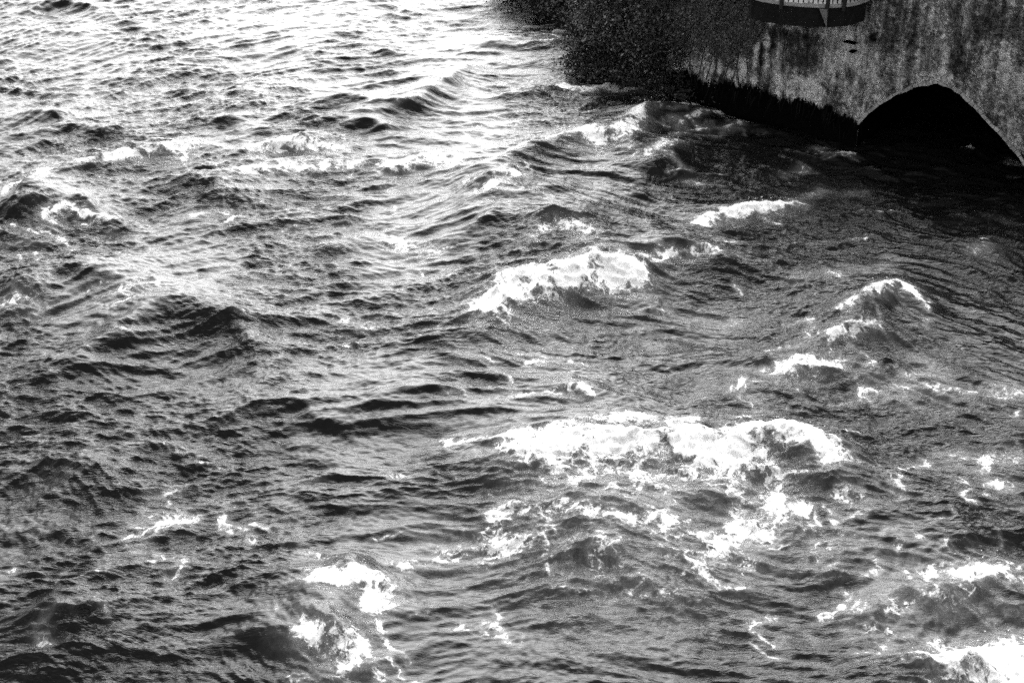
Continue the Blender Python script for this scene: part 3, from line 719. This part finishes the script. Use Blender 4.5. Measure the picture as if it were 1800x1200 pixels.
shrub('dense dark shrub at the far end of the bank, farthest upstream', (1.4, 36.0, .3), [(.95,35.3,.35,.5),(.5,36,.45,.55),(.2,37,.5,.6),(1.5,35.3,.7,.7),(1.1,36.4,1.0,.8),(.6,37.8,1.0,.8),(2.2,35.6,1.2,.9),(-.1,38.5,.6,.7),(1.9,36.8,1.6,.9),(-.4,39.6,.6,.7)], 15000, .075, 1)
shrub('broad dark shrub hanging low over the white water, left of the twiggy one', (2.5, 32.6, .5), [(1.95,31.5,.75,.7),(2.4,31.7,1.5,.9),(1.95,32.7,.6,.6),(1.95,33.6,.6,.6),(2.5,33.2,1.3,.9),(2.8,32.3,2.1,.85),(2.0,34.3,.7,.6),(2.6,31.0,.8,.65),(1.6,31.4,.4,.4)], 16000, .07, 2,
      [[at(1092,70,32.4),at(1112,92,32.2),at(1130,108,32.0)]])
shrub('dark twiggy shrub against the wall, beside the ivy', (3.5, 30.4, .5), [(3.1,29.75,.95,.65),(3.35,29.85,1.7,.75),(2.9,30.2,1.5,.75),(3.5,29.5,.75,.42),(3.4,30.2,2.4,.8),(2.9,31,2.4,.8),(3.7,29.35,1.3,.34)], 13000, .065, 3,
      [[at(1152,20,31.4),at(1168,42,31.0),at(1181,56,30.9),at(1196,74,30.8)], [at(1192,20,31.2),at(1212,36,31.1),at(1236,41,31.0)], [at(1160,95,31.2),at(1185,90,31.0),at(1212,90,30.9)]])
shrub('low dark bush along the water edge in front of the broad shrub', (1.75, 30.95, .1), [(1.6,30.85,.3,.36),(2.05,30.6,.32,.34),(2.5,30.3,.36,.36),(3.0,29.75,.35,.36),(3.45,29.4,.30,.32),(3.8,29.1,.25,.24)], 3500, .055, 4)
shrub('rounded dark shrub standing on top of the bank, behind the twiggy one', (3.6, 32.4, 2.0), [(3.6,32.3,2.7,.85),(4.4,31.8,2.8,.8),(2.9,33.0,2.6,.8)], 7000, .07, 6)
# ivy on the face of the wall
rg = np.random.default_rng(9); n_ = 26000
u = rg.uniform(-1.75, 1.25, n_); z_ = rg.uniform(.75, 3.9, n_)
lim = 1.25 + .55 * fbm(u * 1.6, u * 0 + 2, 501, 3) + .55 * sstep(.1, 1.0, u) + .45 * fbm(u * 7, u * 0, 503, 2)
ok = (z_ > lim) & (u < 1.0 + .3 * fbm(z_ * 1.5, z_ * 0, 502, 2)) & (fbm(u * 2.2, z_ * 2.2, 505, 3) > -.32)
ok &= ~((u > .62) & (z_ > 2.3))
u, z_ = u[ok], z_[ok]; n_ = len(u)
iv = wall_empty('ivy', -.2, 0, 1.2); tag(iv, 'mid grey ivy sheet clinging to the wall left of the balcony', 'ivy')
thick = .05 + .16 * np.clip(fbm(u * 2.5, z_ * 2.5, 504, 3) + .4, 0, 1)
Cv = np.stack([u + .2, -(thick * rg.uniform(.3, 1.1, n_) + .02), z_ - 1.2], 1); Nv = np.stack([rg.normal(0, .5, n_), -np.ones(n_), rg.normal(.5, .5, n_)], 1)
leaves('foliage', Cv, Nv, .055, M_IVY, iv, rg, .8)
bm = bmesh.new()
for k in range(9):
    x0 = -.9 + k * .2; pts = [(x0 + .2, -.03, -.5)]
    for j in range(6): pts.append((pts[-1][0] + random.uniform(-.12, .12), -.035, pts[-1][2] + .45))
    stick_bm(bm, pts, .012, .006)
bm_obj('stem', bm, M_BARK, iv, True)
# weeds at the foot of the wall
for k, (sx, zz_, hh) in enumerate([(-.35,.62,.5),(.35,.60,.45),(1.05,.68,.5),(1.7,.62,.5),(2.35,.6,.55),(2.95,.5,.5)]):
    rg = np.random.default_rng(60 + k); n_ = 34
    ro = wall_empty('weed_tuft', sx, 0, zz_); tag(ro, 'dark ragged weed tuft hanging over the black water at the foot of the wall', 'weed', 'weed tufts at the foot of the wall')
    bx_ = rg.choice(rg.normal(0, .2, 7), n_) + rg.normal(0, .03, n_); le = hh * rg.uniform(.15, 1, n_) ** 1.6; dx_ = rg.normal(0, .10, n_); out = rg.uniform(.08, .28, n_)
    V = []; w_ = .009
    for i in range(n_):
        z0 = rg.normal(0, .07); zt = le[i] * rg.uniform(-.2, .35)
        p0 = (bx_[i], .0, z0); p1 = (bx_[i] + dx_[i] * .5, -out[i] * .6, z0 + zt * .6 + .05); p2 = (bx_[i] + dx_[i], -out[i], z0 - le[i] * .6)
        V += [(p0[0] - w_, p0[1], p0[2]), (p0[0] + w_, p0[1], p0[2]), (p1[0] + w_, p1[1], p1[2]), (p1[0] - w_, p1[1], p1[2]), (p2[0] + .002, p2[1], p2[2]), (p2[0] - .002, p2[1], p2[2])]
    i6 = np.arange(n_, dtype=np.int32)[:, None] * 6
    F = np.concatenate([i6 + np.array([[0, 1, 2, 3]]), i6 + np.array([[3, 2, 4, 5]])]).astype(np.int32)
    np_mesh('blades', np.array(V), F, M_WEED, ro, {'shade': np.repeat(rg.random(n_) ** 2, 6)}, False)
# pale rock at the far shrub's foot
bm = bmesh.new(); bmesh.ops.create_icosphere(bm, subdivisions=3, radius=1)
for v in bm.verts:
    n0 = float(fbm(np.array([v.co.x * 1.3 + 4]), np.array([v.co.y * 1.3 + v.co.z]), 601, 3)[0]); v.co *= 1 + .35 * n0; v.co.x *= .20; v.co.y *= .14; v.co.z *= .08
rk = bm_obj('rock', bm, mat_plain('pale_rock', .2, .8, 10, .5, .6), None, True); g_ = gp(983, 62); rk.location = (g_[0], g_[1], .06); tag(rk, 'low pale rock at the waterline under the farthest shrub', 'rock')

# ------------------------------------------------------------------ light
SUN_EL, SUN_AZ = R(38), R(3)                   # azimuth from +Y towards +X
sdir = Vector((math.sin(SUN_AZ) * math.cos(SUN_EL), math.cos(SUN_AZ) * math.cos(SUN_EL), math.sin(SUN_EL)))
sd = bpy.data.lights.new('sun', 'SUN'); so = bpy.data.objects.new('sun', sd); COL.objects.link(so)
sd.energy = 2.0; sd.angle = R(70); sd.color = (1, 1, 1)
so.rotation_euler = (-sdir).to_track_quat('-Z', 'Y').to_euler(); so.location = sdir * 60
w = bpy.data.worlds.new('World'); SC.world = w; w.use_nodes = True
nt = w.node_tree; nt.nodes.clear()
sky = nt.nodes.new('ShaderNodeTexSky'); sky.sky_type = 'NISHITA'; sky.sun_disc = False
sky.sun_elevation = SUN_EL; sky.sun_rotation = SUN_AZ; sky.dust_density = 2.0; sky.air_density = 1.0; sky.ozone_density = 1.0
bw = nt.nodes.new('ShaderNodeRGBToBW'); bg = nt.nodes.new('ShaderNodeBackground'); ou = nt.nodes.new('ShaderNodeOutputWorld')
nt.links.new(sky.outputs[0], bw.inputs[0]); nt.links.new(bw.outputs[0], bg.inputs['Color']); nt.links.new(bg.outputs[0], ou.inputs[0])
bg.inputs['Strength'].default_value = .14
vs = SC.view_settings; vs.view_transform = 'Standard'; vs.look = 'None'; vs.gamma = 1; vs.use_curve_mapping = False; vs.exposure = 1.55
SC.cycles.use_denoising = False; SC.cycles.use_adaptive_sampling = True; SC.cycles.adaptive_threshold = .028; SC.cycles.adaptive_min_samples = 44
SC.cycles.sample_clamp_direct = 4; SC.cycles.sample_clamp_indirect = 2
SC.cycles.max_bounces = 6; SC.cycles.transparent_max_bounces = 12
